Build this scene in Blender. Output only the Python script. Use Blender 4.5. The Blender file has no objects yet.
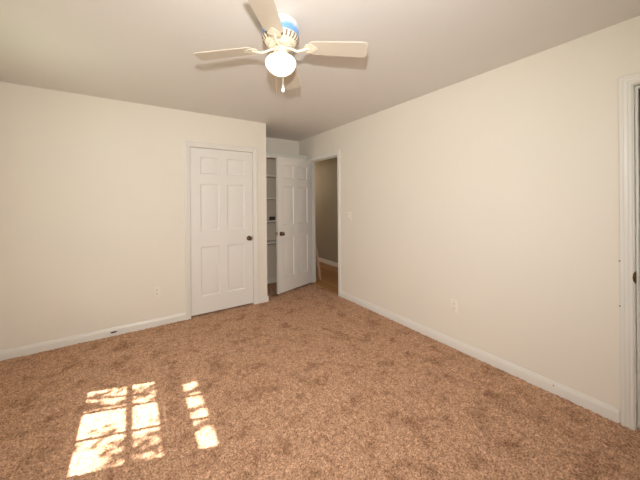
import bpy, bmesh, math, random
import numpy as np
from mathutils import Vector, Matrix

random.seed(7)
rng = np.random.default_rng(7)
S = bpy.context.scene
COL = S.collection

# ------------------------------------------------------------------ camera
CAM_H = 1.3729
YAW = math.radians(33.792)
ROLL = -0.008
F_PX = 278.16
PRINCIPAL_Y = 200.85
right = Vector((math.cos(YAW), -math.sin(YAW), 0))
fwd = Vector((math.sin(YAW), math.cos(YAW), 0))
up = Vector((0, 0, 1))
cr = math.cos(ROLL) * right + math.sin(ROLL) * up
cu = -math.sin(ROLL) * right + math.cos(ROLL) * up
cam_d = bpy.data.cameras.new('camera')
cam = bpy.data.objects.new('camera', cam_d)
COL.objects.link(cam)
cam_d.sensor_fit = 'HORIZONTAL'
cam_d.sensor_width = 36.0
cam_d.lens = F_PX / 640 * 36.0
cam_d.shift_y = -(240 - PRINCIPAL_Y) / 640
cam_d.clip_start = 0.02
cam_d.clip_end = 200
cam.matrix_world = Matrix(((cr.x, cu.x, -fwd.x, 0), (cr.y, cu.y, -fwd.y, 0), (cr.z, cu.z, -fwd.z, CAM_H), (0, 0, 0, 1)))
S.camera = cam

# ------------------------------------------------------------------ light, world, exposure
S.view_settings.view_transform = 'Standard'
S.view_settings.look = 'None'
S.view_settings.exposure = 0.09
S.view_settings.gamma = 1.0
S.view_settings.use_curve_mapping = False

world = bpy.data.worlds.new('world')
S.world = world
world.use_nodes = True
wn = world.node_tree.nodes
wn['Background'].inputs[0].default_value = (0.80, 0.90, 1.0, 1)
wn['Background'].inputs[1].default_value = 1.3

SUN_K = 1.10       # metres of height per metre of +x
SUN_DY = -0.34     # metres of y per metre of +x
sun_dir = Vector((1, SUN_DY, -SUN_K)).normalized()
def lamp(name, kind, energy, color, loc, direction=None, **kw):
    d = bpy.data.lights.new(name, kind)
    d.energy = energy
    d.color = color
    for k, v in kw.items():
        setattr(d, k, v)
    o = bpy.data.objects.new(name, d)
    COL.objects.link(o)
    o.location = loc
    if direction is not None:
        o.rotation_euler = Vector(direction).to_track_quat('-Z', 'Y').to_euler()
    return o
lamp('sun', 'SUN', 25.0, (1.0, 0.97, 0.92), (-6, 6, 8), sun_dir, angle=0.0093)
# area lamps added outside the windows, fill from behind and left of the camera
lamp('window_fill', 'AREA', 7.0, (1.0, 0.98, 0.95), (0.9, -0.80, 1.50), (0, 1, 0), shape='RECTANGLE', size=1.75, size_y=1.2)
lamp('window_fill.001', 'AREA', 23.0, (1.0, 0.98, 0.95), (-1.90, 2.52, 1.75), (1, 0, -0.22), shape='RECTANGLE', size=1.3, size_y=0.8)
lamp('window_fill.002', 'AREA', 6.0, (1.0, 0.98, 0.95), (-1.90, 0.35, 1.75), (1, 0, -0.22), shape='RECTANGLE', size=1.6, size_y=0.8)
lamp('hall_fill', 'POINT', 21.0, (1.0, 0.80, 0.52), (2.85, 6.5, 1.9), shadow_soft_size=0.25)  # unseen lamp added to brighten the hallway
# the photographer's flash on top of the camera (its shadows lie behind the fan blades)
lamp('flash', 'SPOT', 168.0, (1.0, 0.98, 0.955), (-0.01, 0.0, CAM_H + 0.29), fwd - 0.10 * right + Vector((0, 0, -0.11)), shadow_soft_size=0.03, spot_size=math.radians(146), spot_blend=1.0)

# ------------------------------------------------------------------ room measures
XR, XL = 2.461, -1.05
YB, YF, YA = 3.579, -0.60, 4.342       # closet wall, wall behind the camera, alcove back
XC = 1.514                             # outer corner of the closet wall
H = 2.44
TW = 0.095                             # wall thickness
D1 = (0.553, 1.318, 2.025)             # closet door opening (x0, x1, top)
D2 = (3.212, 3.965, 2.035)             # hallway doorway (y0, y1, top)
D3 = (-0.43, 0.333, 2.045)             # right doorway
W1 = (2.09, 2.945, 0.77, 2.18)         # window in the left wall (y0, y1, z0, z1)
W3 = (-0.25, 0.95, 0.84, 2.10)         # unseen second left window, added to even out the light
W2 = (0.05, 1.75, 0.86, 2.12)          # unseen window behind the camera, added for fill light
HALL_X = 3.50

# ------------------------------------------------------------------ materials
def new_mat(name):
    m = bpy.data.materials.new(name)
    m.use_nodes = True
    nt = m.node_tree
    return m, nt, nt.nodes['Principled BSDF']
def N(nt, kind, **kw):
    n = nt.nodes.new(kind)
    for k, v in kw.items():
        setattr(n, k, v)
    return n
def simple(name, col, rough=0.5, metal=0.0, noise=0.0, scale=30, bump=0.0, bscale=200, spec=0.5):
    m, nt, b = new_mat(name)
    b.inputs['Roughness'].default_value = rough
    b.inputs['Metallic'].default_value = metal
    b.inputs['Specular IOR Level'].default_value = spec
    tc = N(nt, 'ShaderNodeTexCoord')
    n = N(nt, 'ShaderNodeTexNoise')
    n.inputs['Scale'].default_value = scale
    n.inputs['Detail'].default_value = 4
    nt.links.new(tc.outputs['Object'], n.inputs['Vector'])
    mx = N(nt, 'ShaderNodeMix', data_type='RGBA')
    mx.inputs[6].default_value = tuple(c * (1 - noise) for c in col) + (1,)
    mx.inputs[7].default_value = tuple(min(1, c * (1 + noise)) for c in col) + (1,)
    nt.links.new(n.outputs['Fac'], mx.inputs[0])
    nt.links.new(mx.outputs[2], b.inputs['Base Color'])
    if bump:
        n2 = N(nt, 'ShaderNodeTexNoise')
        n2.inputs['Scale'].default_value = bscale
        nt.links.new(tc.outputs['Object'], n2.inputs['Vector'])
        bp = N(nt, 'ShaderNodeBump')
        bp.inputs['Strength'].default_value = bump
        bp.inputs['Distance'].default_value = 0.002
        nt.links.new(n2.outputs['Fac'], bp.inputs['Height'])
        nt.links.new(bp.outputs['Normal'], b.inputs['Normal'])
    return m
M_WALL = simple('cream_wall_paint', (0.83, 0.77, 0.68), 0.6, noise=0.012, scale=3, bump=0.15, bscale=260, spec=0.3)
M_CEIL = simple('ceiling_paint', (0.785, 0.745, 0.71), 0.8, noise=0.012, scale=3, bump=0.25, bscale=180, spec=0.2)
M_TRIM = simple('white_trim_paint', (0.81, 0.775, 0.715), 0.35, noise=0.01, scale=8)
M_DOOR = simple('white_door_paint', (0.81, 0.775, 0.73), 0.4, noise=0.01, scale=8)
M_SHELF = simple('shelf_paint', (0.72, 0.66, 0.56), 0.5, noise=0.02, scale=8)
M_SHELFBACK = simple('shelf_back_paint', (0.72, 0.61, 0.48), 0.6, noise=0.03, scale=6)
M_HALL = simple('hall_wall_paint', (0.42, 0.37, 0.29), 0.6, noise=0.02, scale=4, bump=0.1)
M_BROWN = simple('brown_wall_paint', (0.32, 0.17, 0.12), 0.6, noise=0.03, scale=4)
M_PLATE = simple('ivory_plastic', (0.86, 0.80, 0.70), 0.3, noise=0.005)
M_SLOT = simple('dark_slot', (0.10, 0.08, 0.06), 0.6)
M_BRONZE = simple('aged_brass', (0.13, 0.08, 0.035), 0.28, metal=1.0, noise=0.5, scale=60)
M_BRASS = simple('pale_brass', (0.60, 0.45, 0.22), 0.35, metal=1.0, noise=0.1, scale=60)
M_FAN = simple('cream_enamel', (0.80, 0.73, 0.60), 0.32, noise=0.01)
M_BLADE = simple('cream_blade_laminate', (0.64, 0.57, 0.47), 0.38, noise=0.02, scale=12)
M_DARKBOX = simple('dark_brown_card', (0.06, 0.045, 0.04), 0.6, noise=0.1)
M_SCRAP = simple('dark_brown_scrap', (0.06, 0.025, 0.02), 0.7, noise=0.2)
M_PLANK = simple('pale_raw_wood', (0.55, 0.36, 0.24), 0.6, noise=0.15, scale=25)
M_NAIL = simple('rusty_nail', (0.25, 0.13, 0.08), 0.6, noise=0.2)
M_LEAF = simple('green_leaf', (0.08, 0.18, 0.04), 0.5, noise=0.3, scale=9)
M_BARK = simple('grey_bark', (0.16, 0.11, 0.08), 0.9, noise=0.3, scale=14)
M_SUBFLOOR = simple('subfloor', (0.35, 0.25, 0.17), 0.9, noise=0.1)
M_ROOF = simple('soffit_paint', (0.70, 0.68, 0.64), 0.7, noise=0.02)
M_LAWN = simple('lawn', (0.10, 0.16, 0.05), 0.9, noise=0.3, scale=6)

def carpet_mat():
    m, nt, b = new_mat('tan_carpet_pile')
    b.inputs['Roughness'].default_value = 0.95
    b.inputs['Specular IOR Level'].default_value = 0.1
    tc = N(nt, 'ShaderNodeTexCoord')
    def noise(scale, detail, rough=0.5):
        n = N(nt, 'ShaderNodeTexNoise')
        n.inputs['Scale'].default_value = scale
        n.inputs['Detail'].default_value = detail
        n.inputs['Roughness'].default_value = rough
        nt.links.new(tc.outputs['Object'], n.inputs['Vector'])
        return n
    fine, mid, big = noise(105, 3, 0.72), noise(30, 3, 0.6), noise(6.0, 5, 0.66)
    def ramp(src, p0, c0, p1, c1):
        r = N(nt, 'ShaderNodeValToRGB')
        r.color_ramp.elements[0].position = p0
        r.color_ramp.elements[0].color = c0 + (1,)
        r.color_ramp.elements[1].position = p1
        r.color_ramp.elements[1].color = c1 + (1,)
        nt.links.new(src.outputs['Fac'], r.inputs[0])
        return r
    base = ramp(fine, 0.33, (0.225, 0.108, 0.057), 0.67, (0.82, 0.525, 0.35))
    t2 = ramp(mid, 0.34, (0.76, 0.73, 0.71), 0.60, (1.08, 1.08, 1.08))
    t3 = ramp(big, 0.33, (0.68, 0.61, 0.56), 0.50, (1.07, 1.06, 1.05))
    def mul(a, c):
        x = N(nt, 'ShaderNodeMix', data_type='RGBA', blend_type='MULTIPLY')
        x.inputs[0].default_value = 1
        nt.links.new(a, x.inputs[6])
        nt.links.new(c, x.inputs[7])
        return x.outputs[2]
    nt.links.new(mul(mul(base.outputs[0], t2.outputs[0]), t3.outputs[0]), b.inputs['Base Color'])
    bp = N(nt, 'ShaderNodeBump')
    bp.inputs['Strength'].default_value = 0.5
    bp.inputs['Distance'].default_value = 0.006
    nt.links.new(fine.outputs['Fac'], bp.inputs['Height'])
    nt.links.new(bp.outputs['Normal'], b.inputs['Normal'])
    return m
M_CARPET = carpet_mat()

def wood_floor_mat():
    m, nt, b = new_mat('brown_wood_planks')
    b.inputs['Roughness'].default_value = 0.35
    tc = N(nt, 'ShaderNodeTexCoord')
    mp = N(nt, 'ShaderNodeMapping')
    mp.inputs['Rotation'].default_value = (0, 0, math.pi / 2)
    nt.links.new(tc.outputs['Object'], mp.inputs['Vector'])
    br = N(nt, 'ShaderNodeTexBrick')
    br.inputs['Scale'].default_value = 1.0
    br.inputs['Brick Width'].default_value = 1.1
    br.inputs['Row Height'].default_value = 0.11
    br.inputs['Mortar Size'].default_value = 0.003
    br.inputs['Color1'].default_value = (0.48, 0.20, 0.06, 1)
    br.inputs['Color2'].default_value = (0.72, 0.36, 0.12, 1)
    br.inputs['Mortar'].default_value = (0.10, 0.045, 0.02, 1)
    nt.links.new(mp.outputs[0], br.inputs['Vector'])
    mp2 = N(nt, 'ShaderNodeMapping')
    mp2.inputs['Scale'].default_value = (40, 3, 1)
    nt.links.new(tc.outputs['Object'], mp2.inputs['Vector'])
    n = N(nt, 'ShaderNodeTexNoise')
    n.inputs['Scale'].default_value = 1
    n.inputs['Detail'].default_value = 4
    nt.links.new(mp2.outputs[0], n.inputs['Vector'])
    mx = N(nt, 'ShaderNodeMix', data_type='RGBA', blend_type='MULTIPLY')
    mx.inputs[0].default_value = 0.5
    nt.links.new(br.outputs['Color'], mx.inputs[6])
    nt.links.new(n.outputs['Fac'], mx.inputs[7])
    nt.links.new(mx.outputs[2], b.inputs['Base Color'])
    return m
M_WOOD = wood_floor_mat()

def band_mat():
    # blue band of the motor: blue with mottled whitish patches, paler towards the top
    m, nt, b = new_mat('blue_mottled_band')
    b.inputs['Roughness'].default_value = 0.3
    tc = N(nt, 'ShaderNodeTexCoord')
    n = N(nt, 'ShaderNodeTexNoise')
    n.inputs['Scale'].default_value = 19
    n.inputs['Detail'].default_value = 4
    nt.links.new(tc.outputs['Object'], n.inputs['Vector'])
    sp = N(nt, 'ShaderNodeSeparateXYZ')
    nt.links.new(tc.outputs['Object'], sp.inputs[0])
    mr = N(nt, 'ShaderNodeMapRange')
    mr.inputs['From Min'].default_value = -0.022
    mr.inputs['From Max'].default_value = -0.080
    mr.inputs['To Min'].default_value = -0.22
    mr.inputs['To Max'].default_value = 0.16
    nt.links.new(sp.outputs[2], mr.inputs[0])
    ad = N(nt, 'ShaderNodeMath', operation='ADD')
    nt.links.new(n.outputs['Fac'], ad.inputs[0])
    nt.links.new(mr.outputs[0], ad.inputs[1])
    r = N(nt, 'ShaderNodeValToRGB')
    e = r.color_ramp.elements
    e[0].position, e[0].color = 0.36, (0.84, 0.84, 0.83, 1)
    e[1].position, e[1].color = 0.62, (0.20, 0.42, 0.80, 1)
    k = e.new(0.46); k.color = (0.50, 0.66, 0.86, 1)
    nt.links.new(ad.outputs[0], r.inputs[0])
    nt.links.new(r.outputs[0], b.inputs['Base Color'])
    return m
M_BAND = band_mat()

def globe_mat():
    m, nt, b = new_mat('lit_opal_glass')
    b.inputs['Base Color'].default_value = (0.9, 0.86, 0.78, 1)
    b.inputs['Roughness'].default_value = 0.25
    b.inputs['Emission Color'].default_value = (1.0, 0.84, 0.60, 1)
    b.inputs['Emission Strength'].default_value = 2.4
    return m
M_GLOBE = globe_mat()

def glass_mat():
    m, nt, b = new_mat('window_glass')
    out = nt.nodes['Material Output']
    tr = N(nt, 'ShaderNodeBsdfTransparent')
    tr.inputs[0].default_value = (0.95, 0.97, 0.96, 1)
    gl = N(nt, 'ShaderNodeBsdfGlossy')
    gl.inputs['Roughness'].default_value = 0.02
    mx = N(nt, 'ShaderNodeMixShader')
    mx.inputs[0].default_value = 0.06
    nt.links.new(tr.outputs[0], mx.inputs[1])
    nt.links.new(gl.outputs[0], mx.inputs[2])
    nt.links.new(mx.outputs[0], out.inputs[0])
    return m
M_GLASS = glass_mat()

# ------------------------------------------------------------------ mesh helpers
class MB:
    def __init__(s):
        s.v, s.f = [], []
    def add(s, vs, fs):
        k = len(s.v)
        s.v += [tuple(p) for p in vs]
        s.f += [tuple(i + k for i in f) for f in fs]
        return s
    def box(s, x0, x1, y0, y1, z0, z1):
        vs = [(x, y, z) for x in (x0, x1) for y in (y0, y1) for z in (z0, z1)]
        return s.add(vs, [(0, 1, 3, 2), (4, 6, 7, 5), (0, 4, 5, 1), (2, 3, 7, 6), (0, 2, 6, 4), (1, 5, 7, 3)])
    def lathe(s, prof, seg=40, c=(0, 0, 0), cap=True):
        vs, fs = [], []
        n = len(prof)
        for i in range(seg):
            a = 2 * math.pi * i / seg
            for r, z in prof:
                vs.append((c[0] + r * math.cos(a), c[1] + r * math.sin(a), c[2] + z))
        for i in range(seg):
            j = (i + 1) % seg
            for k in range(n - 1):
                fs.append((i * n + k, j * n + k, j * n + k + 1, i * n + k + 1))
        if cap:
            fs.append(tuple(i * n for i in range(seg)))
            fs.append(tuple(i * n + n - 1 for i in range(seg)))
        return s.add(vs, fs)
    def tube(s, pts, rad, seg=10, flat=1.0):
        pts = [Vector(p) for p in pts]
        rads = rad if isinstance(rad, (list, tuple)) else [rad] * len(pts)
        vs, fs = [], []
        for i, p in enumerate(pts):
            t = (pts[min(i + 1, len(pts) - 1)] - pts[max(i - 1, 0)]).normalized()
            ref = Vector((0, 0, 1)) if abs(t.z) < 0.95 else Vector((0, 1, 0))
            a = t.cross(ref).normalized()
            b = a.cross(t).normalized()
            for k in range(seg):
                th = 2 * math.pi * k / seg
                vs.append(p + a * math.cos(th) * rads[i] + b * math.sin(th) * rads[i] * flat)
        for i in range(len(pts) - 1):
            for k in range(seg):
                q = (k + 1) % seg
                fs.append((i * seg + k, i * seg + q, (i + 1) * seg + q, (i + 1) * seg + k))
        fs.append(tuple(range(seg)))
        fs.append(tuple((len(pts) - 1) * seg + k for k in range(seg)))
        return s.add(vs, fs)
    def prism(s, outline, z0, z1):
        n = len(outline)
        vs = [(x, y, z0) for x, y in outline] + [(x, y, z1) for x, y in outline]
        fs = [tuple(range(n)), tuple(range(n, 2 * n))] + [(i, (i + 1) % n, n + (i + 1) % n, n + i) for i in range(n)]
        return s.add(vs, fs)
    def map(s, fn):
        s.v = [tuple(fn(*p)) for p in s.v]
        return s
    def build(s, name, mat, parent=None, loc=(0, 0, 0), rot=(0, 0, 0), bevel=0.0, smooth=35, weld=True, segs=2):
        me = bpy.data.meshes.new(name)
        bm = bmesh.new()
        vs = [bm.verts.new(p) for p in s.v]
        for f in s.f:
            try:
                bm.faces.new([vs[i] for i in f])
            except ValueError:
                pass
        if weld:
            bmesh.ops.remove_doubles(bm, verts=bm.verts, dist=1e-5)
        bmesh.ops.recalc_face_normals(bm, faces=bm.faces)
        if bevel:
            es = [e for e in bm.edges if len(e.link_faces) == 2 and e.calc_face_angle(0) > 0.6]
            bmesh.ops.bevel(bm, geom=es, offset=bevel, segments=segs, profile=0.5, affect='EDGES', clamp_overlap=True)
        bm.to_mesh(me)
        bm.free()
        if smooth:
            me.polygons.foreach_set('use_smooth', [True] * len(me.polygons))
            me.set_sharp_from_angle(angle=math.radians(smooth))
        me.materials.append(mat)
        o = bpy.data.objects.new(name, me)
        COL.objects.link(o)
        o.location = loc
        o.rotation_euler = rot
        if parent:
            o.parent = parent
        return o
def tag(o, label=None, cat=None, group=None, kind=None):
    for k, v in (('label', label), ('category', cat), ('group', group), ('kind', kind)):
        if v:
            o[k] = v
    return o
def empty(name, loc=(0, 0, 0), rz=0):
    o = bpy.data.objects.new(name, None)
    o.empty_display_size = 0.1
    COL.objects.link(o)
    o.location = loc
    o.rotation_euler = (0, 0, rz)
    return o
def struct(o):
    o['kind'] = 'structure'
    return o

def wall_mesh(a0, a1, z0, z1, t, openings):
    """solid slab in (a, depth, z) with rectangular openings; depth runs 0..t"""
    A = sorted({a0, a1} | {x for o in openings for x in o[:2]})
    Z = sorted({z0, z1} | {x for o in openings for x in o[2:]})
    A = [x for x in A if a0 <= x <= a1]
    Z = [x for x in Z if z0 <= x <= z1]
    def solid(i, k):
        if not (0 <= i < len(A) - 1 and 0 <= k < len(Z) - 1):
            return False
        ca, cz = (A[i] + A[i + 1]) / 2, (Z[k] + Z[k + 1]) / 2
        return not any(o[0] < ca < o[1] and o[2] < cz < o[3] for o in openings)
    m = MB()
    for i in range(len(A) - 1):
        for k in range(len(Z) - 1):
            if not solid(i, k):
                continue
            x0, x1, y0, y1 = A[i], A[i + 1], Z[k], Z[k + 1]
            for d in (0, t):
                m.add([(x0, d, y0), (x1, d, y0), (x1, d, y1), (x0, d, y1)], [(0, 1, 2, 3)])
            if not solid(i - 1, k): m.add([(x0, 0, y0), (x0, t, y0), (x0, t, y1), (x0, 0, y1)], [(0, 1, 2, 3)])
            if not solid(i + 1, k): m.add([(x1, 0, y0), (x1, t, y0), (x1, t, y1), (x1, 0, y1)], [(0, 1, 2, 3)])
            if not solid(i, k - 1): m.add([(x0, 0, y0), (x1, 0, y0), (x1, t, y0), (x0, t, y0)], [(0, 1, 2, 3)])
            if not solid(i, k + 1): m.add([(x0, 0, y1), (x1, 0, y1), (x1, t, y1), (x0, t, y1)], [(0, 1, 2, 3)])
    return m
# (a, d, z) -> world; d grows away from the room
to_back = lambda a, d, z: (a, YB + d, z)
to_right = lambda a, d, z: (XR + d, a, z)
to_left = lambda a, d, z: (XL - d, a, z)
to_front = lambda a, d, z: (a, YF - d, z)

# ------------------------------------------------------------------ room shell
struct(wall_mesh(XL - TW, XC, -0.02, H, TW, [(D1[0] - .02, D1[1] + .02, -1, D1[2] + .02)]).map(to_back).build('wall_back', M_WALL, smooth=0))
struct(MB().box(XC - TW, XC, YB + TW, YA, 0, H).build('wall_alcove_side', M_WALL, smooth=0))
struct(MB().box(XL - TW, XR + TW, YA, YA + TW, -0.02, H).build('wall_alcove', M_WALL, smooth=0))
struct(wall_mesh(YF - TW, YA, -0.02, H, TW, [(D2[0] - .02, D2[1] + .02, -1, D2[2] + .02), (D3[0] - .02, D3[1] + .02, -1, D3[2] + .02)]).map(to_right).build('wall_right', M_WALL, smooth=0))
struct(wall_mesh(YF - TW, YA, -0.02, H, TW, [W1, W3]).map(to_left).build('wall_left', M_WALL, smooth=0))
struct(wall_mesh(XL, XR, -0.02, H, TW, [W2]).map(to_front).build('wall_front', M_WALL, smooth=0))
struct(MB().box(XL - TW, HALL_X + TW, -1.7, 7.2, H, H + 0.1).build('ceiling', M_CEIL, smooth=0))
struct(MB().box(XL - TW, XR + 0.004, YF - TW, YA + TW, -0.12, -0.014).build('floor', M_SUBFLOOR, smooth=0))
# hallway and the small room behind the right doorway
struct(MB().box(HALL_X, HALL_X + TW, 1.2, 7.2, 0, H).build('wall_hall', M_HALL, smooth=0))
struct(MB().box(XR + TW, HALL_X, 1.2 - TW, 1.2, 0, H).build('wall_hall_end', M_HALL, smooth=0))
struct(MB().box(XR + TW, HALL_X, 7.1, 7.2, 0, H).build('wall_hall_far', M_HALL, smooth=0))
struct(MB().box(XR, XR + TW, YA + TW, 7.1, 0, H).build('wall_hall_side', M_HALL, smooth=0))
struct(MB().box(XR + 0.004, HALL_X + TW, 1.1, 7.2, -0.12, 0.0).build('floor_hall', M_WOOD, smooth=0))
struct(MB().box(XR + 0.004, HALL_X, -1.7, 1.1, -0.12, -0.006).build('floor_closet', M_CARPET, smooth=0))
struct(MB().box(HALL_X, HALL_X + TW, -1.7, 1.2, -0.02, H).build('wall_closet', M_BROWN, smooth=0))
struct(MB().box(XR + TW, HALL_X, 0.55, 0.62, -0.02, H).build('wall_closet_side', M_BROWN, smooth=0))
struct(MB().box(XR + TW, HALL_X, -1.7, -1.6, -0.02, H).build('wall_closet_far', M_BROWN, smooth=0))

# ------------------------------------------------------------------ carpet
def carpet():
    x0, x1, y0, y1 = XL + 0.003, XR + 0.002, YF + 0.003, YA - 0.003
    st = 0.0095
    nx, ny = int((x1 - x0) / st), int((y1 - y0) / st)
    xs, ys = np.linspace(x0, x1, nx), np.linspace(y0, y1, ny)
    gx, gy = np.meshgrid(xs, ys, indexing='ij')
    hgt = rng.uniform(-1, 1, (nx, ny)) * 0.0042
    hgt += rng.normal(0, 1, (nx, ny)) * 0.0010
    big = np.kron(rng.normal(0, 1, (nx // 6 + 1, ny // 6 + 1)), np.ones((6, 6)))[:nx, :ny]
    hgt += big * 0.0009
    jx, jy = rng.uniform(-1, 1, (nx, ny)) * st * .32, rng.uniform(-1, 1, (nx, ny)) * st * .32
    for j in (jx, jy):
        j[0] = j[-1] = 0
        j[:, 0] = j[:, -1] = 0
    co = np.stack([gx + jx, gy + jy, hgt], -1).reshape(-1, 3)
    i = np.arange((nx - 1) * ny).reshape(nx - 1, ny)[:, :-1].ravel()
    faces = np.stack([i, i + ny, i + ny + 1, i + 1], -1)
    me = bpy.data.meshes.new('carpet')
    me.vertices.add(len(co))
    me.vertices.foreach_set('co', co.astype(np.float32).ravel())
    me.loops.add(faces.size)
    me.loops.foreach_set('vertex_index', faces.astype(np.int32).ravel())
    me.polygons.add(len(faces))
    me.polygons.foreach_set('loop_start', np.arange(0, faces.size, 4, dtype=np.int32))
    me.update(calc_edges=True)
    me.polygons.foreach_set('use_smooth', [True] * len(faces))
    me.materials.append(M_CARPET)
    o = bpy.data.objects.new('carpet', me)
    COL.objects.link(o)
    return tag(o, 'mottled tan brown cut-pile carpet covering the bedroom floor', 'carpet', kind='stuff')
carpet()

# ------------------------------------------------------------------ trim
CASING = [(0.0, 0.0), (0.0, 0.008), (0.004, 0.011), (0.016, 0.011), (0.020, 0.014), (0.034, 0.016), (0.038, 0.019), (0.052, 0.019), (0.057, 0.015), (0.058, 0.0)]
def casing(m, fn, a0, a1, zt, width=0.058, zb=-0.01):
    """door casing: three mitred legs round an opening"""
    k = width / 0.058
    rings = [[], [], [], []]
    for u, v in CASING:
        u *= k
        rings[0].append(fn(a0 - u, -v, zb))
        rings[1].append(fn(a0 - u, -v, zt + u))
        rings[2].append(fn(a1 + u, -v, zt + u))
        rings[3].append(fn(a1 + u, -v, zb))
    n = len(CASING)
    vs = [p for r in rings for p in r]
    fs = []
    for i in range(3):
        for j in range(n):
            q = (j + 1) % n
            fs.append((i * n + j, i * n + q, (i + 1) * n + q, (i + 1) * n + j))
    fs += [tuple(range(n)), tuple(range(3 * n, 4 * n))]
    m.add(vs, fs)
def jamb(m, fn, a0, a1, zt, depth=TW, stop=0.042):
    for x0, x1, z0, z1 in ((a0 - .02, a0, -0.01, zt), (a1, a1 + .02, -0.01, zt), (a0 - .02, a1 + .02, zt, zt + .02)):
        b = MB().box(x0, x1, 0.0, depth, z0, z1).map(fn)
        m.add(b.v, b.f)
    if stop:
        for x0, x1, z0, z1 in ((a0, a0 + .011, -0.01, zt), (a1 - .011, a1, -0.01, zt), (a0 + .011, a1 - .011, zt - .011, zt)):
            b = MB().box(x0, x1, stop, stop + .032, z0, z1).map(fn)
            m.add(b.v, b.f)
m = MB(); casing(m, to_back, D1[0] - .003, D1[1] + .003, D1[2] + .004); jamb(m, to_back, D1[0], D1[1], D1[2], stop=0.046)
struct(m.build('trim_1', M_TRIM, smooth=20, weld=False))
m = MB(); casing(m, to_right, D2[0] - .004, D2[1] + .004, D2[2] + .004); jamb(m, to_right, D2[0], D2[1], D2[2])
struct(m.build('trim_2', M_TRIM, smooth=20, weld=False))
m = MB(); casing(m, to_right, D3[0] - .005, D3[1] + .005, D3[2] + .005, 0.057); jamb(m, to_right, D3[0], D3[1], D3[2], stop=0.05)
trim3 = struct(m.build('trim_3', M_TRIM, smooth=20, weld=False))

BASE = [(0.0, -0.01), (0.0125, -0.01), (0.0125, 0.056), (0.0115, 0.062), (0.0085, 0.068), (0.0070, 0.076), (0.0050, 0.082), (0.0, 0.084)]
def baseboard(name, path, side=1, mat=None):
    """sweep the skirting profile along a floor polyline; side=+1 puts it left of the walking direction"""
    P = [Vector(p) for p in path]
    nrm = []
    for i in range(len(P)):
        d = []
        if i > 0: d.append((P[i] - P[i - 1]).normalized())
        if i < len(P) - 1: d.append((P[i + 1] - P[i]).normalized())
        ns = [Vector((-q.y, q.x)) * side for q in d]
        if len(ns) == 2:
            b = (ns[0] + ns[1]).normalized()
            nrm.append(b / max(0.3, b.dot(ns[0])))
        else:
            nrm.append(ns[0])
    n = len(BASE)
    vs, fs = [], []
    for p, q in zip(P, nrm):
        for v, z in BASE:
            vs.append((p.x + q.x * v, p.y + q.y * v, z))
    for i in range(len(P) - 1):
        for j in range(n):
            k = (j + 1) % n
            fs.append((i * n + j, i * n + k, (i + 1) * n + k, (i + 1) * n + j))
    fs += [tuple(range(n)), tuple(range((len(P) - 1) * n, len(P) * n))]
    return struct(MB().add(vs, fs).build(name, mat or M_TRIM, smooth=25))
baseboard('baseboard_back', [(XL, YB), (D1[0] - .061, YB)], -1)
baseboard('baseboard_corner', [(D1[1] + .061, YB), (XC, YB), (XC, 4.06)], -1)
baseboard('baseboard_right', [(XR, D3[1] + .067), (XR, D2[0] - .062)], 1)
baseboard('baseboard_left', [(XL, YF), (XL, YB)], -1)
baseboard('baseboard_front', [(XL, YF), (XR, YF)], 1)
baseboard('baseboard_hall', [(HALL_X, 1.2), (HALL_X, 7.1)], 1)

# ------------------------------------------------------------------ six-panel doors
DW, DT, DH = 0.760, 0.035, 1.998
def leaf_mesh(W=DW, Hh=DH, T=DT):
    s = 0.108; p = (W - 2 * s - 0.09) / 2
    X = [0, s, s + p, s + p + 0.09, W - s, W]
    Z = [0, 0.206, 0.805, 0.990, 1.570, 1.686, 1.895, Hh]
    m = MB()
    for side in (0, 1):
        y0 = 0.0 if side == 0 else T
        sg = 1 if side == 0 else -1
        for i in range(5):
            for k in range(7):
                x0, x1, z0, z1 = X[i], X[i + 1], Z[k], Z[k + 1]
                if i in (1, 3) and k in (1, 3, 5):
                    rings = []
                    for ins, dep in ((0, 0), (0.004, .0015), (0.013, 0.0095), (0.020, 0.0100), (0.044, 0.0035), (0.048, 0.003)):
                        y = y0 + sg * dep
                        rings.append([(x0 + ins, y, z0 + ins), (x1 - ins, y, z0 + ins), (x1 - ins, y, z1 - ins), (x0 + ins, y, z1 - ins)])
                    for a, b in zip(rings, rings[1:]):
                        m.add(a + b, [(j, (j + 1) % 4, 4 + (j + 1) % 4, 4 + j) for j in range(4)])
                    m.add(rings[-1], [(0, 1, 2, 3)])
                else:
                    m.add([(x0, y0, z0), (x1, y0, z0), (x1, y0, z1), (x0, y0, z1)], [(0, 1, 2, 3)])
    for i in range(5):
        for z in (0, Hh):
            m.add([(X[i], 0, z), (X[i + 1], 0, z), (X[i + 1], T, z), (X[i], T, z)], [(0, 1, 2, 3)])
    for k in range(7):
        for x in (0, W):
            m.add([(x, 0, Z[k]), (x, T, Z[k]), (x, T, Z[k + 1]), (x, 0, Z[k + 1])], [(0, 1, 2, 3)])
    return m
KNOB = [(0.0, 0.0), (0.031, 0.0), (0.032, 0.003), (0.028, 0.007), (0.016, 0.009), (0.0105, 0.014), (0.0105, 0.026), (0.014, 0.031), (0.022, 0.036), (0.0265, 0.043), (0.0275, 0.050), (0.025, 0.057), (0.018, 0.063), (0.008, 0.066), (0.0, 0.0665)]
def knob(parent, x, y, z, outward):
    """round knob; outward=-1 points along -y of the leaf, +1 along +y"""
    b = MB().lathe(KNOB, 28, cap=False).map(lambda px, py, pz: (px, outward * pz, py))
    return b.build('door_knob', M_BRONZE, parent, (x, y, z), smooth=50)
def hinge(parent, x, y, z, mat):
    b = MB().lathe([(0, -0.046), (0.004, -0.046), (0.0055, -0.043), (0.0055, 0.043), (0.004, 0.046), (0, 0.046)], 12, cap=False)
    b.box(0.0, 0.012, 0.0, 0.006, -0.043, 0.043)
    return b.build('hinge', mat, parent, (x, y, z), smooth=40)

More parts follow.
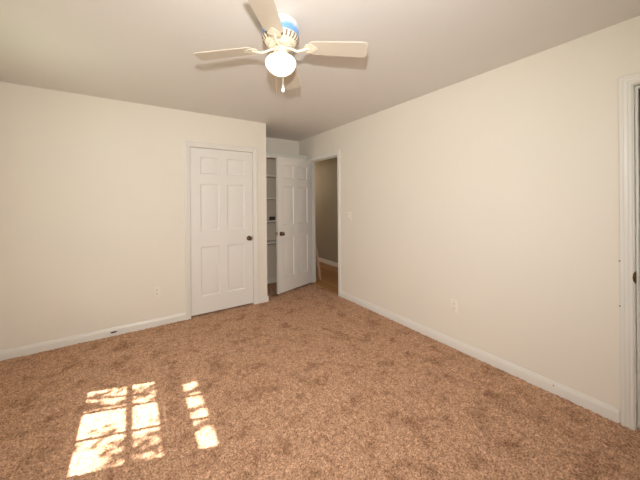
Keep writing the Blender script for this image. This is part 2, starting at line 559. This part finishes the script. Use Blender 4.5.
# closed closet door: hinges on its left edge
d1 = struct(leaf_mesh(D1[1] - D1[0] - 0.006).build('door_1', M_DOOR, None, (D1[0] + 0.003, YB + 0.004, 0.022), smooth=20))
knob(d1, 0.706, 0.0, 0.866, -1)
for z in (0.22, 1.0, 1.80):
    hinge(d1, -0.001, -0.004, z, M_TRIM)
MB().box(0.757, 0.7615, -0.0012, 0.02, 0.835, 0.897).build('latch_plate', M_BRONZE, d1)

# open bedroom door, hinged at the far jamb of the hallway doorway, standing across the alcove
OPEN = math.radians(180 + 17.6)
d2 = struct(leaf_mesh(0.762).map(lambda x, y, z: (x, y - 0.0, z)).build('door_2', M_DOOR, None, (XR - 0.012, D2[1] - 0.010, 0.026), (0, 0, OPEN), smooth=20))
# local +x runs from the hinge to the free edge, local +y is the hall face (towards the camera)
knob(d2, 0.702, DT, 0.868, 1)
knob(d2, 0.702, 0.0, 0.868, -1)
for z in (0.22, 1.0, 1.80):
    hinge(d2, -0.002, -0.004, z, M_TRIM)
MB().box(0.760, 0.7628, 0.006, 0.029, 0.840, 0.896).build('latch_plate', M_BRASS, d2)

# strike plate on the jamb of the right doorway
MB().box(XR - 0.006, XR + 0.030, D3[1] - 0.0025, D3[1] + 0.001, 0.868, 0.938).build('strike_plate', M_BRONZE, trim3)
m = MB()
m.tube([(XR - 0.004, D3[1] - 0.001, 0.872), (XR - 0.009, D3[1] + 0.001, 0.882), (XR - 0.011, D3[1] + 0.002, 0.903), (XR - 0.009, D3[1] + 0.001, 0.924), (XR - 0.004, D3[1] - 0.001, 0.934)], [0.003, 0.0055, 0.0065, 0.0055, 0.003], 10)
m.build('strike_lip', M_BRONZE, trim3)

# ------------------------------------------------------------------ built-in shelving in the alcove
sy = 4.07
shv = tag(empty('built_in_shelving', (0, 0, 0)), 'built-in white shelf unit in the alcove behind the open door', 'shelving')
gap = 0.002
MB().box(XC + gap, XC + 0.02, sy + .02, YA - gap, 0.006, 2.1205).build('side_panel', M_SHELF, shv, smooth=0)
MB().box(XR - 0.02, XR - gap, sy + .02, YA - gap, 0.006, 2.1205).build('side_panel', M_SHELF, shv, smooth=0)
MB().box(XC + 0.02, XR - 0.02, YA - 0.012, YA - gap, 0.006, 2.12).build('back_panel', M_SHELFBACK, shv, smooth=0)
MB().box(XC + gap, XR - gap, sy, sy + 0.02, 2.058, 2.120).build('header', M_TRIM, shv, bevel=0.002)
MB().box(XC + gap, XR - gap, sy - 0.012, YA - gap, 2.1205, 2.145).build('top_board', M_TRIM, shv, bevel=0.003)
for x0, x1 in ((XC + gap, XC + .045), (XR - .045, XR - gap)):
    MB().box(x0, x1, sy, sy + .02, 0.006, 2.0575).build('stile', M_TRIM, shv, bevel=0.002)
for z in (1.782, 1.424, 1.066, 0.722):
    MB().box(XC + .021, XR - .021, sy + 0.003, YA - .013, z - 0.019, z).build('shelf', M_TRIM, shv, bevel=0.002)
MB().box(XC + .021, XR - .021, YA - .026, YA - .013, 0.006, 0.084).build('plinth', M_SHELF, shv, bevel=0.003)

b = empty('small_box', (1.872, 4.20, 1.066))
tag(b, 'small dark box standing on the third shelf of the alcove', 'box')
MB().box(-0.038, 0.038, -0.035, 0.035, 0.0005, 0.042).build('box_body', M_DARKBOX, b, bevel=0.002)
MB().box(-0.039, 0.039, -0.036, 0.036, 0.0425, 0.056).build('lid', M_DARKBOX, b, bevel=0.002)

# ------------------------------------------------------------------ outlets and switch
def rot_for(wall):
    return {'back': 0.0, 'right': -math.pi / 2}[wall]
def rounded(w, h, r, n=5):
    pts = []
    for cx, cy, a0 in ((w - r, h - r, 0), (-w + r, h - r, 90), (-w + r, -h + r, 180), (w - r, -h + r, 270)):
        for i in range(n + 1):
            a = math.radians(a0 + 90 * i / n)
            pts.append((cx + r * math.cos(a), cy + r * math.sin(a)))
    return pts
up_y = lambda x, y, z: (x, -z, y)       # prism in the wall plane, standing out along -y
def outlet(loc, wall, label):
    t = tag(empty('wall_outlet', loc, rot_for(wall)), label, 'outlet')
    MB().prism(rounded(0.036, 0.059, 0.004), 0.0005, 0.0065).map(up_y).build('cover_plate', M_PLATE, t, bevel=0.0018)
    for dz in (0.0205, -0.0205):
        r = MB().prism(rounded(0.0165, 0.0145, 0.008), 0.0066, 0.0086).map(up_y).build('receptacle', M_PLATE, t, (0, 0, dz), bevel=0.0006)
        s = MB()
        for dx, hh in ((-0.0065, 0.0045), (0.0065, 0.0038)):
            s.prism(rounded(0.0014, hh, 0.0004), 0.0086, 0.0090).map(lambda x, y, z: (x, y, z))
            s.v[-len(rounded(0.0014, hh, 0.0004)) * 2:] = [(x + dx, y + 0.003, z) for x, y, z in s.v[-len(rounded(0.0014, hh, 0.0004)) * 2:]]
        s.prism([(0.0025 * math.cos(a), -0.0075 + 0.0025 * math.sin(a)) for a in [i * math.pi / 5 for i in range(10)]], 0.0086, 0.0090)
        s.map(up_y).build('slot', M_SLOT, r, smooth=0)
    MB().lathe([(0, 0), (0.0035, 0), (0.003, 0.0012), (0, 0.0014)], 12, cap=False).map(up_y).build('screw', M_PLATE, t, (0, -0.0066, 0))
outlet((0.2065, YB, 0.378), 'back', 'ivory duplex outlet on the wall left of the closed closet door')
outlet((XR, 1.449, 0.390), 'right', 'ivory duplex outlet low on the long right wall')
t = tag(empty('light_switch', (XR, 2.945, 1.158), rot_for('right')), 'ivory toggle light switch on the right wall beside the hallway doorway', 'switch')
MB().prism(rounded(0.036, 0.059, 0.004), 0.0005, 0.0065).map(up_y).build('cover_plate', M_PLATE, t, bevel=0.0018)
MB().prism(rounded(0.006, 0.013, 0.001), 0.0066, 0.0080).map(up_y).build('toggle_slot', M_PLATE, t, bevel=0.0004)
MB().prism(rounded(0.004, 0.005, 0.001), 0.0081, 0.0190).map(lambda x, y, z: (x, -z, y - (z - .008) * 0.8)).build('toggle', M_PLATE, t, bevel=0.001)
for dz in (0.030, -0.030):
    MB().lathe([(0, 0), (0.0035, 0), (0.003, 0.0012), (0, 0.0014)], 12, cap=False).map(up_y).build('screw', M_PLATE, t, (0, -0.0066, dz))

# ------------------------------------------------------------------ ceiling fan
FC = (0.733, 1.5035)
fan = tag(empty('ceiling_fan', (FC[0], FC[1], H)), 'cream four-blade ceiling fan with a lit globe and blue-banded motor', 'ceiling fan')
MB().lathe([(0.0, -0.0005), (0.080, -0.0005), (0.090, -0.004), (0.100, -0.014), (0.106, -0.028), (0.1075, -0.040), (0.1075, -0.090), (0.104, -0.095), (0.0, -0.095)], 56, cap=False).build('motor_housing', M_FAN, fan, smooth=50)
MB().lathe([(0.0915, -0.0045), (0.1012, -0.014), (0.1072, -0.028), (0.1088, -0.040), (0.1088, -0.094), (0.1076, -0.0945), (0.1076, -0.040), (0.106, -0.028), (0.1, -0.014), (0.0902, -0.0047), (0.0915, -0.0045)], 56, cap=False).build('blue_band', M_BAND, fan, smooth=50)['label'] = 'blue band round the motor, mottled and whitish towards the top'
# vented lower ring
vr = MB().lathe([(0.0, -0.0955), (0.106, -0.0955), (0.108, -0.101), (0.104, -0.113), (0.090, -0.129), (0.072, -0.137), (0.0, -0.137)], 56, cap=False).build('vent_ring', M_FAN, fan, smooth=50)
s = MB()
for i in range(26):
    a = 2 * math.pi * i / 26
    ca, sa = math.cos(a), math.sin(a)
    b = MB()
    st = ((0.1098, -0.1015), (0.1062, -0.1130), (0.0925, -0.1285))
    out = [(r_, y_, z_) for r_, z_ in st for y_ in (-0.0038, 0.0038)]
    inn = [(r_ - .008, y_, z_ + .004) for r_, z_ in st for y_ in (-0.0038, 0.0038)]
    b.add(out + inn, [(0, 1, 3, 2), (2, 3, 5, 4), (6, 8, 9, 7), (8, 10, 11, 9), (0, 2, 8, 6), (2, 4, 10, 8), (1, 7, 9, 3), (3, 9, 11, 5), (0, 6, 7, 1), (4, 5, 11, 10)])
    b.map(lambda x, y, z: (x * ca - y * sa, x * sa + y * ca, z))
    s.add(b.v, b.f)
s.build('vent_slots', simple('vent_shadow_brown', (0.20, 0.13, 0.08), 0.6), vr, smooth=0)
MB().lathe([(0.0, -0.1375), (0.068, -0.1375), (0.068, -0.150), (0.0, -0.150)], 40, cap=False).build('flywheel', M_FAN, fan, smooth=40)
sw = MB().lathe([(0.0, -0.1505), (0.032, -0.1505), (0.038, -0.155), (0.039, -0.160), (0.039, -0.196), (0.043, -0.200), (0.053, -0.203), (0.055, -0.210), (0.0, -0.210)], 36, cap=False).build('switch_housing', M_FAN, fan, smooth=40)
MB().lathe([(0, 0), (0.003, 0), (0.003, 0.002), (0, 0.002)], 10, cap=False).map(up_y).build('screw', M_SLOT, sw, (-0.039 * fwd.x, -0.039 * fwd.y, -0.172))
MB().lathe([(0.0, -0.2105), (0.050, -0.2105), (0.062, -0.213), (0.078, -0.221), (0.087, -0.232), (0.0905, -0.244), (0.0885, -0.258), (0.080, -0.275), (0.066, -0.291), (0.049, -0.304), (0.030, -0.313), (0.012, -0.317), (0.0, -0.3175)], 44, cap=False).build('light_globe', M_GLOBE, fan, smooth=60)
def blade_outline():
    r0, r1, w0, w1, c = 0.168, 0.513, 0.054, 0.064, 0.026
    pts = []
    def corner(cx, cy, a0, r):
        for i in range(7):
            a = math.radians(a0 + 90 * i / 6)
            pts.append((cx + r * math.cos(a), cy + r * math.sin(a)))
    corner(r1 - c, w1 - c, 0, c)
    corner(r0 + .034, w0 - .034, 90, .034)
    corner(r0 + .034, -w0 + .034, 180, .034)
    corner(r1 - c, -w1 + c, 270, c)
    return pts
ZB = -0.148
for i in range(4):
    ang = math.radians(-37.3 + 90 * i)
    bl = MB().prism(blade_outline(), -0.003, 0.003).build('blade', M_BLADE, fan, (0, 0, ZB), (math.radians(-9.5), 0, 0), bevel=0.0015, segs=1)
    bl.rotation_mode = 'XYZ'
    bl.rotation_euler = (Matrix.Rotation(ang, 3, 'Z') @ Matrix.Rotation(math.radians(4.5), 3, 'Y') @ Matrix.Rotation(math.radians(-9.5), 3, 'X')).to_euler()
    # blade iron: curved arm from the flywheel with a tulip plate screwed under the blade
    ir = MB()
    ir.tube([(0.030, 0, -0.006), (0.050, 0, -0.007), (0.070, 0.002, -0.011), (0.088, 0.005, -0.018), (0.108, 0.005, -0.021), (0.135, 0.001, -0.017), (0.156, 0, -0.0085), (0.175, 0, -0.0075)],
            [0.0095, 0.0095, 0.0090, 0.0085, 0.0085, 0.009, 0.010, 0.006], 12, 0.75)
    tul = []
    for q in range(25):
        u = q / 24
        w = 0.036 * math.sin(math.pi * min(1, u ** 0.62)) ** 0.75 if 0 < u < 1 else 0.0
        tul.append((0.140 + 0.082 * u, w))
    ol = [(x, w) for x, w in tul] + [(x, -w) for x, w in tul[-2:0:-1]]
    ir.prism(ol, -0.0078, -0.0036)
    io = ir.build('blade_iron', M_FAN, fan, (0, 0, ZB), smooth=40)
    io.rotation_euler = bl.rotation_euler
    for sx, sy_ in ((0.165, 0.016), (0.165, -0.016), (0.198, 0.0)):
        MB().lathe([(0, -0.0105), (0.003, -0.0100), (0.004, -0.0078), (0, -0.0078)], 10, (sx, sy_, 0), cap=False).build('screw', M_FAN, io)
# pull chains hang from the switch housing, in front of the globe
def chain(az, reach, z_end, pull):
    d = (-fwd * math.cos(az) + right * math.sin(az))
    pts = []
    for r, z in ((0.036, -0.186), (0.056, -0.192), (0.080, -0.206), (reach, -0.232), (reach + .001, -0.26), (reach + .001, z_end)):
        pts.append((d.x * r, d.y * r, z))
    c = MB().tube(pts, 0.0014, 6)
    for k in range(len(pts) - 1):
        a, b_ = Vector(pts[k]), Vector(pts[k + 1])
        n = max(1, int((b_ - a).length / 0.006))
        for j in range(n):
            p = a.lerp(b_, j / n)
            c.lathe([(0, -0.0022), (0.0022, 0), (0, 0.0022)], 6, tuple(p), cap=False)
    o = c.build('pull_chain', M_BRASS if not pull else M_FAN, fan, smooth=60, weld=False)
    e = pts[-1]
    if pull:
        MB().lathe([(0, 0.002), (0.0025, 0.001), (0.004, -0.008), (0.0085, -0.021), (0.0105, -0.030), (0.0095, -0.037), (0.005, -0.042), (0, -0.043)], 18, cap=False).build('pull_knob', M_WHITE, o, e, smooth=60)
    else:
        MB().lathe([(0, 0.002), (0.0018, 0.0), (0.0022, -0.008), (0, -0.010)], 10, cap=False).build('pull_tip', M_BRASS, o, e, smooth=60)
M_WHITE = simple('white_ceramic', (0.88, 0.86, 0.82), 0.25)
chain(0.26, 0.0935, -0.412, True)
chain(-0.14, 0.0935, -0.447, False)

# ------------------------------------------------------------------ small things
t = tag(empty('wood_scrap', (-0.179, YB - 0.0130, 0.040)), 'small dark brown sliver stuck on the left baseboard', 'scrap')
pts = [(-0.027, -0.004), (-0.012, -0.0065), (0.010, -0.0065), (0.022, -0.003), (0.028, 0.003), (0.008, 0.0065), (-0.016, 0.006), (-0.026, 0.003)]
MB().prism(pts, 0.0, 0.009).map(up_y).build('sliver', M_SCRAP, t, bevel=0.001)
def nail(loc, label):
    t = tag(empty('nail', loc, rot_for('right')), label, 'nail')
    MB().lathe([(0, 0), (0.0014, 0), (0.0014, 0.006), (0.0042, 0.0065), (0.004, 0.009), (0, 0.0095)], 10, cap=False).map(up_y).build('nail_head', M_NAIL, t)
nail((XR - 0.0150, D3[1] + 0.0595, 0.995), 'rusty nail head in the right door casing, the upper of two')
nail((XR - 0.0150, D3[1] + 0.0595, 0.722), 'rusty nail head in the right door casing, the lower of two')
nail((XR - 0.0105, 0.718, 0.062), 'rusty nail in the baseboard of the right wall')

# pale plank leaning in the hallway just past the door jamb
pl = tag(empty('leaning_plank', (2.68, 4.05, 0.0)), 'pale raw wood offcut leaning in the hallway past the open door', 'plank')
b1 = MB().box(-0.014, 0.014, -0.055, 0.055, 0.0, 0.62).map(lambda x, y, z: (x - z * 0.16, y, z))
b1.build('board', M_PLANK, pl, (0, 0, 0.003), bevel=0.002)

# ------------------------------------------------------------------ windows (behind and left of the camera) and outdoors
def window(name, fn, a0, a1, z0, z1, cols, depth0=0.045):
    """double-hung window: frame, two sashes with muntins, panes, sill and casing"""
    w = struct(empty(name))
    f = MB()
    fr = 0.014
    for x0, x1, y0, y1 in ((a0, a0 + fr, z0, z1), (a1 - fr, a1, z0, z1), (a0 + fr, a1 - fr, z1 - fr, z1), (a0 + fr, a1 - fr, z0, z0 + fr)):
        b = MB().box(x0, x1, 0.002, TW, y0, y1).map(fn); f.add(b.v, b.f)
    f.build('window_frame', M_TRIM, w, smooth=0, weld=False)
    zm = (SUN_MEET[0] + SUN_MEET[1]) / 2 if name == 'window_1' else (z0 + z1) / 2
    for q, (s0, s1, d) in enumerate(((z0 + fr, zm + SUN_MEET[2], depth0), (zm - SUN_MEET[2], z1 - fr, depth0 + .022))):
        s = MB()
        st = 0.038
        x0, x1 = a0 + fr, a1 - fr
        tops = st if q == 1 else SUN_MEET[2] * 2
        bots = 0.108 if q == 0 else SUN_MEET[2] * 2
        bx = [(x0, x0 + st, s0, s1), (x1 - st, x1, s0, s1), (x0 + st, x1 - st, s0, s0 + bots), (x0 + st, x1 - st, s1 - tops, s1)]
        for c in range(1, cols):
            xc = x0 + st + (x1 - x0 - 2 * st) * c / cols
            bx.append((xc - .008, xc + .008, s0 + bots, s1 - tops))
        zc = (s0 + bots + s1 - tops) / 2
        if name == 'window_1' and q == 0:
            zc = zsun(-0.035)
        for c in range(cols):
            u0 = x0 + st + (x1 - x0 - 2 * st) * c / cols + (.008 if c else 0)
            u1 = x0 + st + (x1 - x0 - 2 * st) * (c + 1) / cols - (.008 if c < cols - 1 else 0)
            bx.append((u0, u1, zc - .013, zc + .013))
        for k in bx:
            b = MB().box(k[0], k[1], d, d + .018, k[2], k[3]).map(fn); s.add(b.v, b.f)
        so = s.build('sash', M_TRIM, w, smooth=0, weld=False)
        MB().box(x0 + st - .005, x1 - st + .005, d + .008, d + .011, s0 + bots - .005, s1 - tops + .005).map(fn).build('pane', M_GLASS, so, smooth=0)
    zr = (0.135 - XL + .085) * SUN_K
    MB().box(a0 + fr + .001, a1 - fr - .001, .078, .086, zr - .015, zr + .015).map(fn).build('shadow_rail', M_TRIM, w, smooth=0)  # bar added outside the sash to cast the dark line in the sun patch
    m = MB().box(a0 - .08, a1 + .08, -0.04, 0.0, z0 - .025, z0 - .001).map(fn)
    m.build('window_sill', M_TRIM, w, bevel=0.003)
    m = MB()
    casing(m, fn, a0 - .003, a1 + .003, z1 + .003, zb=z0)
    m.build('window_casing', M_TRIM, w, smooth=20, weld=False)
XS = XL - 0.055
zsun = lambda X: (X - XS) * SUN_K
SUN_MEET = (zsun(0.19), zsun(0.285), 0.055)
window('window_1', to_left, W1[0], W1[1], W1[2], W1[3], 3)
window('fill_window_left', to_left, W3[0], W3[1], W3[2], W3[3], 4)
window('fill_window_rear', to_front, W2[0], W2[1], W2[2], W2[3], 5)

ex = -1.72                                # eave edge cuts the sun off above the upper panes
struct(MB().box(ex, XL - TW - .002, -1.5, 6.5, (0.385 - ex) * SUN_K, (0.385 - ex) * SUN_K + .05).build('roof_eave', M_ROOF, smooth=0))
struct(MB().box(-14, XL - TW - .004, -12, 14, -0.35, -0.3).build('ground_lawn', M_LAWN, smooth=0))

tr = tag(empty('garden_tree', (-3.3, 3.9, -0.3)), 'leafy garden tree outside the left window', 'tree')
lf = MB()
wood = MB()
def leaf(c, size):
    a = Vector(rng.normal(0, 1, 3)).normalized()
    n = (sun_dir + Vector(rng.normal(0, .55, 3))).normalized()
    u = n.cross(a).normalized(); v = n.cross(u)
    L, Wd = size, size * 0.42
    p = [c - u * L, c - u * L * .3 + v * Wd, c + u * L * .45 + v * Wd * .75, c + u * L, c + u * L * .45 - v * Wd * .75, c - u * L * .3 - v * Wd]
    q = c + n * 0.008
    lf.add(p + [q], [(6, i, (i + 1) % 6) for i in range(6)])
base = Vector((-3.3, 3.9, -0.3))
wood.tube([(0, 0, 0), (0.02, -0.02, 1.2), (0.05, -0.05, 2.2), (0.02, 0.0, 3.2), (0, 0, 4.2)], [0.11, 0.09, 0.07, 0.05, 0.02], 12)
def shade(x0, x1, y0, y1, cover=1.0, size=0.034):
    """a spray of leaves hanging where it shades the floor patch (x0..x1, y0..y1)"""
    xd = -2.05 - random.random() * 0.2
    st = size * 0.72
    for fx in np.arange(x0, x1 + 1e-6, st):
        for fy in np.arange(y0, y1 + 1e-6, st):
            if random.random() > cover:
                continue
            x = xd + random.uniform(-.08, .08)
            gx, gy = fx + random.uniform(-.35, .35) * st, fy + random.uniform(-.35, .35) * st
            leaf(Vector((x, gy - SUN_DY * (gx - x), (gx - x) * SUN_K)) - base, size * random.uniform(.8, 1.15))
spots = [
    (-0.29, -0.15, 2.39, 2.45, .8), (-0.19, -0.06, 2.34, 2.41, .5), (-0.27, -0.06, 2.47, 2.55, .3),
    (-0.22, -0.10, 2.15, 2.18, .25), (-0.28, -0.06, 2.06, 2.09, .22), (-0.15, -0.05, 1.78, 1.98, .5), (-0.24, -0.19, 2.02, 2.05, .3),
    (-0.01, 0.12, 2.27, 2.46, .55), (-0.01, 0.12, 1.86, 1.95, .85), (-0.01, 0.12, 1.73, 1.84, .7),
    (0.145, 0.20, 2.22, 2.34, .9), (0.15, 0.20, 2.39, 2.5, .9), (0.145, 0.20, 1.62, 1.98, .62),
    (0.29, 0.39, 2.33, 2.50, 1), (0.29, 0.39, 2.185, 2.215, 1), (0.29, 0.39, 1.99, 2.03, 1), (0.29, 0.39, 1.805, 1.855, 1),
]
for p in spots:
    shade(*p)
# the rest of the crown, above and beyond the sight line of the sun through the window
for _ in range(500):
    p = Vector((rng.normal(-3.4, .55), rng.normal(4.6, .5), rng.normal(3.9, .45)))
    X = p.x + p.z / SUN_K
    Y = p.y + SUN_DY * (p.z / SUN_K)
    if -0.4 < X < 0.5 and 1.5 < Y < 2.8:
        continue
    leaf(p - base, 0.06)
for ty in (3.05, 3.25, 2.95):
    wood.tube([(0.03, -0.02, 2.6), (0.6, ty - 3.9 + .3, 3.0), (1.2, ty - 3.9, 2.85)], [0.03, 0.018, 0.006], 8)
wood.build('trunk', M_BARK, tr)
lo = lf.build('foliage', M_LEAF, tr, weld=False, smooth=0)
lo['kind'] = 'stuff'
